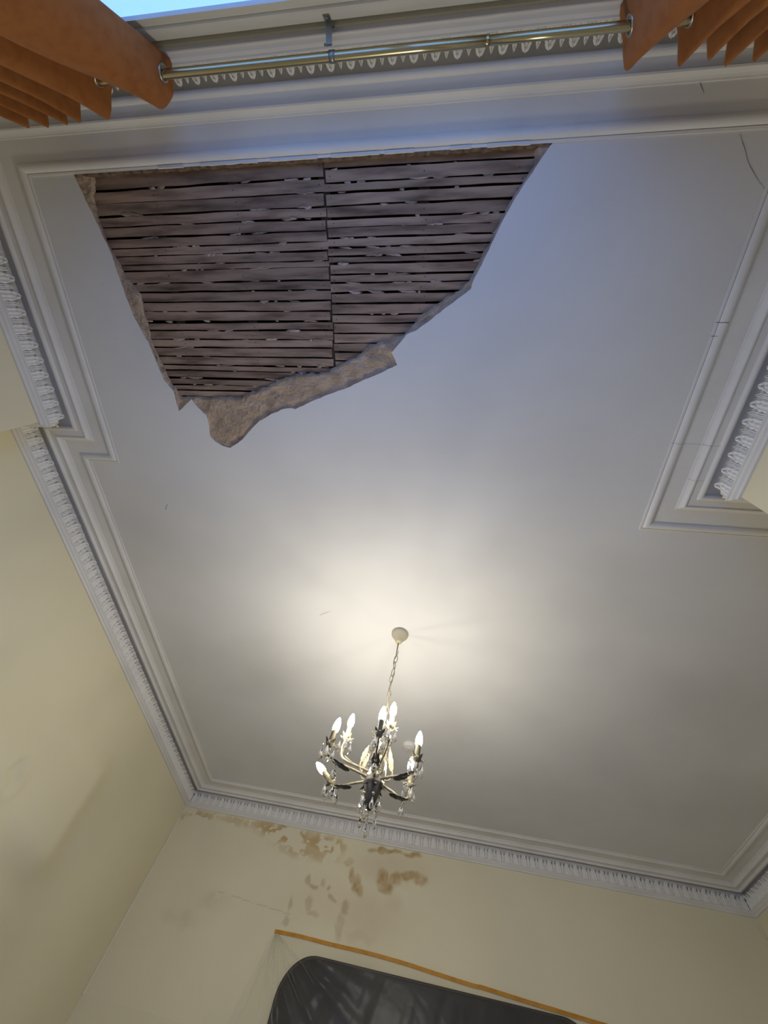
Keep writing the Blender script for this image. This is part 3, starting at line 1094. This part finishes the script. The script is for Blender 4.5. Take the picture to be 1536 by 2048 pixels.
def slab(b, pts, y0, y1):
    n = len(pts)
    b.add([W(x, YF(x) - y0, z) for x, z in pts] + [W(x, YF(x) - y1, z) for x, z in pts],
          [tuple(range(n, 2 * n)), tuple(range(n - 1, -1, -1))] + [(i, (i + 1) % n, n + (i + 1) % n, n + i) for i in range(n)])
    return b


slab(MB(), out_, .003, .012).build('panel_face', M['panel'], panel)
b = MB()
n = len(out_)
cxm, czm = .106, .23
inn = [(x + (cxm - x) * .018, z + (czm - z) * .030) for x, z in out_]
vs_ = []
for ring, y in ((out_, .003), (out_, .0150), (inn, .0140), (inn, .011)):
    vs_ += [W(x, YF(x) - y, z) for x, z in ring]
fs = []
for r in range(3):
    for i in range(n):
        j = (i + 1) % n
        fs.append((r * n + i, r * n + j, (r + 1) * n + j, (r + 1) * n + i))
b.add(vs_, fs).build('panel_rim', M['panel_rim'], panel, True)

TAPE = [(-.561, .555), (-.45, .557), (-.33, .5555), (-.20, .556), (-.10, .5545), (.0, .551), (.10, .545), (.19, .540), (.257, .537), (.29, .5375), (.42, .531), (.56, .525), (.70, .519), (.80, .515)]
tp = catmull([Vector((x, z, 0)) for x, z in TAPE], 120)
b = MB()
vs_ = []
for p in tp:
    w_ = .0058 + .0004 * mnoise.noise(Vector((p.x * 40, 0, 0)))
    for dz, dy in ((w_, .0024), (-w_, .0024), (-w_, .0030), (w_, .0030)):
        vs_.append(W(p.x, YF(p.x) - dy, p.y + dz))
fs = []
for i in range(len(tp) - 1):
    for k in range(4):
        fs.append((i * 4 + k, i * 4 + (k + 1) % 4, i * 4 + 4 + (k + 1) % 4, i * 4 + 4 + k))
fs += [(3, 2, 1, 0), tuple(len(vs_) - 4 + k for k in range(4))]
tape = b.add(vs_, fs).build('masking_tape', M['tape'])
tag(tape, 'strip of orange masking tape across the far wall holding plastic sheet', 'tape')


def tz(x):
    for p, q in zip(TAPE, TAPE[1:]):
        if p[0] <= x <= q[0]:
            return p[1] + (q[1] - p[1]) * (x - p[0]) / (q[0] - p[0])
    return TAPE[0][1] if x < TAPE[0][0] else TAPE[-1][1]


nu, nv_ = 260, 150
P_ = np.zeros((nv_, nu, 3))
for i in range(nu):
    for j in range(nv_):
        t = j / (nv_ - 1)
        x = -.560 + 1.34 * i / (nu - 1)
        ztop_ = tz(x) - .002
        z = ztop_ + (-.35 - ztop_) * t ** 1.35
        dz = ztop_ - z
        # sheet fans out a little to the left below the end of the tape
        xx = x - .10 * min(1, dz / .35) * math.exp(-((x + .56) / .10))
        # pleats radiating from the taped top edge
        an = math.atan2(x + .575, dz + .012)
        rad_ = math.hypot(x + .575, dz + .012)
        fan = math.exp(-(rad_ / .30) ** 2) * (.5 + .5 * math.sin(an * 30 + 2.0 * mnoise.noise(Vector((an * 6, 0, 1)))))
        ver = mnoise.noise(Vector((x * 14 + dz * 5, dz * 2.2, 5))) + .45 * mnoise.noise(Vector((x * 40 + dz * 14, dz * 4, 8)))
        crk = abs(mnoise.noise(Vector((x * 22, dz * 26, 3)))) + .6 * abs(mnoise.noise(Vector((x * 55, dz * 60, 13))))
        body = min(1, dz / .04)
        over = 1 / (1 + math.exp(-((pz1 + .02) - z) * 90)) / (1 + math.exp(-(x - (px0 - .03)) * 60))
        d = .0013 + .016 * fan * body + body * (.004 + .0040 * ver + .0010 * crk) * (.6 + .8 * t) + .0150 * over
        d = max(d, .0012 + .0150 * over)
        P_[j, i] = W(xx, YF(xx) - d, z)
sheet = grid_mesh('plastic_sheet', P_, M['film'])
tag(sheet, 'crinkled clear plastic dust sheet hanging from orange tape on far wall', 'plastic sheet')

rp = random.Random(3)
for k in range(9):
    # gathered pleats fanning out from the end of the tape
    an = -.12 + 1.22 * k / 8 + rp.uniform(-.05, .05)
    ln = rp.uniform(.14, .34) * (1.0 if an < .8 else .7)
    x0 = -.553 + .012 * max(0, an)
    pp = []
    for i in range(26):
        u = i / 25
        r_ = .003 + ln * u
        bend = .10 * u * u * (1 if k % 2 else -.6) + .035 * mnoise.noise(Vector((k * 3.1, u * 5, 0)))
        x, z = x0 + math.sin(an + bend) * r_, .548 - math.cos(an + bend) * r_
        over = 1 / (1 + math.exp(-((pz1 + .02) - z) * 90)) / (1 + math.exp(-(x - (px0 - .03)) * 60))
        pp.append(W(x, YF(x) - (.0045 + .0165 * over), z))
    MB().tube(pp, [.0028 * (1 - .75 * i / 25) for i in range(26)], 6).build('pleat', M['pleat'], sheet, True)

# ------------------------------------------------------------------ smoke alarm
sa = empty('smoke_alarm', W(-.060, 1.606))
tag(sa, 'round white smoke alarm on the ceiling behind the chandelier', 'smoke alarm')
c_ = W(-.060, 1.606)
MB().lathe([(.052, 0), (.054, -.004), (.054, -.012), (.051, -.015)], 36, c_).build('base_plate', M['plastic'], sa, True)
MB().lathe([(.049, -.014), (.050, -.019), (.046, -.028), (.038, -.032), (.036, -.029), (.033, -.029), (.031, -.034), (.022, -.036), (.020, -.033), (.017, -.033), (.015, -.037), (.0, -.038)], 36, c_).build('vented_cover', M['plastic'], sa, True)

# ------------------------------------------------------------------ chandelier
AX, AY = -.112, .989
axis = lambda z: W(AX, AY, z)
ch = empty('chandelier', axis(.44))
tag(ch, 'cream metal chandelier with eight lit candle bulbs and crystal drops', 'chandelier')
MB().lathe([(.0, -.088), (.016, -.087), (.022, -.080), (.026, -.066), (.036, -.046), (.050, -.030), (.057, -.018), (.058, -.006), (.055, 0.0)], 32, W(AX + .003, AY - .001, 1.0)).build('ceiling_rose', M['rose'], ch, True)
MB().tube([W(AX + .003, AY, .957), W(AX + .002, AY, .922)], .004, 8).build('stem_rod', M['cream_metal'], ch, True)
# chain
zt, zb, nl = .926, .690, 9
link_me = None
for k in range(nl):
    zc = zt + (zb - zt) * (k + .5) / nl
    b = MB()
    hx = .0035 * math.sin(k * 1.1)
    b.torus(W(AX + .002 - .002 * k / nl, AY, zc) + Vector((hx, 0, 0)), (math.cos(k * 1.35), math.sin(k * 1.35), 0), .0105, .0022, 18, 6, squash=2.75, updir=(0, 0, 1))
    b.build('chain_link', M['cream_metal'], ch, True)
MB().tube([W(AX + .002, AY, z) + Vector((.008 * math.sin(z * 70), .006 * math.cos(z * 55), 0)) for z in np.linspace(.925, .69, 40)], .0022, 6).build('cable', M['cream_metal'], ch, True)
# central column
MB().lathe([(.004, .385), (.010, .378), (.012, .372), (.006, .362), (.007, .340), (.013, .330), (.013, .322), (.007, .312), (.006, .20), (.009, .185), (.016, .170), (.017, .160), (.008, .150), (.007, .10), (.012, .085), (.024, .070), (.030, .060), (.030, .052)], 20, axis(.495)).build('column', M['cream_metal'], ch, True)
MB().torus(axis(.692), (1, .3, 0), .014, .003, 18, 6).build('top_ring', M['cream_metal'], ch, True)
MB().lathe([(.030, .062), (.040, .054), (.046, .042), (.046, .036), (.049, .032), (.049, .022), (.043, .016), (.040, .004), (.036, -.010), (.030, -.028), (.024, -.046), (.019, -.058), (.013, -.066), (.015, -.072), (.010, -.080), (.0, -.082)], 24, axis(.495)).build('hub', M['hub_metal'], ch, True)


def ornate_leaf(base_, dirv, upv, length, width, curl, name, parent, material='cream_metal'):
    """metal acanthus leaf: starts at base_, grows along dirv, bends towards upv"""
    dirv, upv = Vector(dirv).normalized(), Vector(upv).normalized()
    side = dirv.cross(upv).normalized()
    n = 12
    vs_, fs = [], []
    for j in range(n + 1):
        v = j / n
        bend = curl * v * v
        c0 = Vector(base_) + dirv * length * v * (1 - .2 * abs(curl) * v) + upv * length * bend
        w_ = width * math.sin(math.pi * (.12 + .88 * v) ** .8) * (.72 + .34 * abs(math.sin(v * math.pi * 3.6)))
        if j == n:
            w_ = width * .05
        for s, h in ((-1, .10), (-.5, -.02), (0, .10), (.5, -.02), (1, .10)):
            vs_.append(c0 + side * w_ * s + upv * width * h)
    m = len(vs_)
    for k in range(m):
        vs_.append(vs_[k] - upv * .0022)
    for j in range(n):
        for i in range(4):
            q = (j * 5 + i, j * 5 + i + 1, j * 5 + i + 6, j * 5 + i + 5)
            fs.append(q)
            fs.append(tuple(m + t for t in reversed(q)))
        fs.append((j * 5, j * 5 + 5, m + j * 5 + 5, m + j * 5))
        fs.append((j * 5 + 4, m + j * 5 + 4, m + j * 5 + 9, j * 5 + 9))
    o = mesh(name, vs_, fs, M[material], parent, True)
    return o


# shared crystal meshes (origin at the hook)
def shared(name, prof, n):
    b = MB().lathe(prof, n)
    me = bpy.data.meshes.new(name)
    me.from_pydata(b.v, [], b.f)
    me.materials.append(M['crystal'])
    return me


DROP = shared('crystal_drop', [(0, -.004), (.0022, -.006), (.0052, -.018), (.0098, -.033), (.0108, -.041), (.0085, -.049), (.004, -.0535), (0, -.054)], 8)
BALL = shared('crystal_ball', [(0, -.003), (.006, -.007), (.0125, -.018), (.0145, -.028), (.0125, -.038), (.007, -.046), (0, -.049)], 10)
BEAD = shared('crystal_bead', [(0, 0), (.0055, -.003), (.0075, -.0075), (.0055, -.012), (0, -.015)], 8)


def hang(me, loc, parent, sc=1.0, tilt=0.0):
    o = bpy.data.objects.new(me.name, me)
    COL.objects.link(o)
    o.location = loc
    o.rotation_euler = (tilt, tilt * .6, random.uniform(0, 1))
    o.scale = (sc, sc, sc)
    adopt(o, parent)
    return o


def make_arm(bx_, by_, bz_, lean=(0, 0), upper=False, dips=True):
    """bx_, by_, bz_: centre of the bulb's glowing part in ceiling units"""
    tip = W(bx_, by_, bz_)
    ax_ = Vector((lean[0], lean[1], 1)).normalized()
    rot = Vector((0, 0, 1)).rotation_difference(ax_).to_matrix()
    cup = tip - ax_ * .098
    start = axis(.517 if not upper else .535)
    out = Vector((cup.x - start.x, cup.y - start.y, 0))
    R_ = out.length
    out.normalize()
    start = start + out * .030
    el = start + out * (R_ * .62 - .03)
    rise = cup.z - start.z
    if not upper:
        el.z = start.z + rise * .02 - .006
        pts = [start, start.lerp(el, .5) + Vector((0, 0, .002)), el, el + out * R_ * .20 + Vector((0, 0, -.008)), Vector((cup.x, cup.y, 0)) + out * R_ * .02 + Vector((0, 0, start.z + rise * .30)), cup + ax_ * .004]
    else:
        pts = [start, start + out * R_ * .35 + Vector((0, 0, .012)), start + out * R_ * .78 + Vector((0, 0, rise * .25)), Vector((cup.x, cup.y, start.z + rise * .62)) + out * .010, cup + ax_ * .004]
    path = catmull(pts, 28)
    arm = MB().tube(path, [.0062 - .0014 * i / 28 for i in range(29)], 8).build('arm', M['cream_metal'], ch, True)
    # leaf wrapping the elbow
    if not upper:
        ornate_leaf(el - out * .028 + Vector((0, 0, -.010)), out + Vector((0, 0, -.05)), (0, 0, 1), .115, .021, .22, 'arm_leaf', arm, 'dark_metal')
    else:
        ornate_leaf(path[9], (path[16] - path[9]), out.cross(Vector((0, 0, 1))).cross(path[16] - path[9]), .06, .010, .15, 'arm_leaf', arm)
    # drip cup of pointed leaves
    b = MB().lathe([(.006, -.012), (.014, -.006), (.020, .002), (.022, .010), (.020, .0105), (.012, .004), (.0, .003)], 16, cup, rot)
    b.build('drip_cup', M['cream_metal'], arm, True)
    for k in range(5):
        t = 2 * math.pi * k / 5 + .4
        dv = rot @ Vector((math.cos(t), math.sin(t), 0))
        ornate_leaf(cup + dv * .016, dv * .7 + ax_ * .8, dv, .026, .0085, .35, 'cup_leaf', arm)
    MB().lathe([(.0125, .004), (.0125, .066), (.0132, .072), (.0, .0725)], 18, cup, rot).build('candle_sleeve', M['sleeve'], arm, True)
    MB().lathe([(.0138, -.027), (.0158, -.020), (.0174, -.010), (.0172, -.001), (.0158, .010), (.0132, .021), (.0098, .031), (.0062, .039), (.0028, .0445), (.0, .046)], 10, tip, rot).build('bulb', M['bulb'], arm, True)
    # crystals round the cup
    nn = 4
    ph = random.uniform(0, 1.5)
    for k in range(nn):
        t = 2 * math.pi * k / nn + ph
        q = cup + Vector((math.cos(t), math.sin(t), 0)) * .029 + Vector((0, 0, .002))
        hang(BEAD, q, arm)
        hang(DROP, q - Vector((0, 0, .016)), arm, random.uniform(.98, 1.2), random.uniform(-.08, .08))
    if dips and not upper:
        q = el + out * .045 + Vector((0, 0, -.016))
        hang(BEAD, q, arm)
        hang(BALL, q - Vector((0, 0, .018)), arm, 1.0)
    return arm


make_arm(-.102, .849, .590, (0, -.03))
make_arm(-.012, .922, .590, (.05, 0))
make_arm(-.0295, 1.050, .600, (0, .02))
make_arm(-.137, 1.106, .590, (0, .05))
make_arm(-.2600, 1.050, .556, (-1.2, .2))
make_arm(-.219, .917, .590, (.10, 0))
make_arm(-.199, .981, .650, (.03, 0), True)
make_arm(-.0835, .902, .645, (0, 0), True)
# upright leaves round the column
for k, (t, h_) in enumerate(((2.7, .11), (3.5, .10), (.15, .115), (1.0, .10), (5.3, .10))):
    dv = Vector((math.cos(t), math.sin(t), 0))
    s0 = axis(.525) + dv * .030
    pts = catmull([s0, s0 + dv * .035 + Vector((0, 0, -.004)), s0 + dv * .052 + Vector((0, 0, .030)), s0 + dv * .040 + Vector((0, 0, .070))], 14)
    st = MB().tube(pts, .0035, 6).build('scroll', M['cream_metal'], ch, True)
    ornate_leaf(s0 + dv * .046 + Vector((0, 0, .045)), Vector((0, 0, 1)) - dv * .22, dv.cross(Vector((0, 0, 1))), h_, .014, .08, 'scroll_leaf', st)
# bead strands falling from the column's top
for k in range(6):
    t = k * math.pi / 3 + .3
    dv = Vector((math.cos(t), math.sin(t), 0))
    p0, p1 = axis(.650) + dv * .012, axis(.555) + dv * .070
    b = MB()
    for q in range(9):
        u = q / 8
        c0 = p0.lerp(p1, u) - Vector((0, 0, .030 * math.sin(math.pi * u)))
        b.lathe([(0, .008), (.005, .004), (.0068, 0), (.005, -.004), (0, -.008)], 8, c0)
    b.build('bead_strand', M['crystal'], ch)
# drops under the hub
for k in range(6):
    t = k * math.pi / 3 + .8
    dv = Vector((math.cos(t), math.sin(t), 0))
    q = axis(.495) + dv * .043 + Vector((0, 0, -.004))
    ornate_leaf(axis(.508) + dv * .034, dv * .6 + Vector((0, 0, -.8)), dv, .034, .010, .35, 'hub_leaf', ch, 'dark_metal')
    hang(BEAD, q - Vector((0, 0, .02)), ch)
    hang(BALL if k % 2 else DROP, q - Vector((0, 0, .037)), ch, 1.0)
MB().tube([axis(.495) - Vector((0, 0, .078)), axis(.495) - Vector((0, 0, .150))], .0012, 5).build('pendant_wire', M['cream_metal'], ch)
for dz, me in ((.092, BEAD), (.110, BEAD), (.128, BEAD), (.148, BALL)):
    hang(me, axis(.495) - Vector((0, 0, dz)), ch, .8)
for dx, dz in ((-.03, .088), (.035, .082)):
    hang(BEAD, axis(.495) + Vector((dx, 0, -dz)), ch)
    hang(DROP, axis(.495) + Vector((dx, 0, -dz - .018)), ch, .9)
    MB().tube([axis(.495) + Vector((dx * .6, 0, -.05)), axis(.495) + Vector((dx, 0, -dz))], .001, 5).build('pendant_wire', M['cream_metal'], ch)
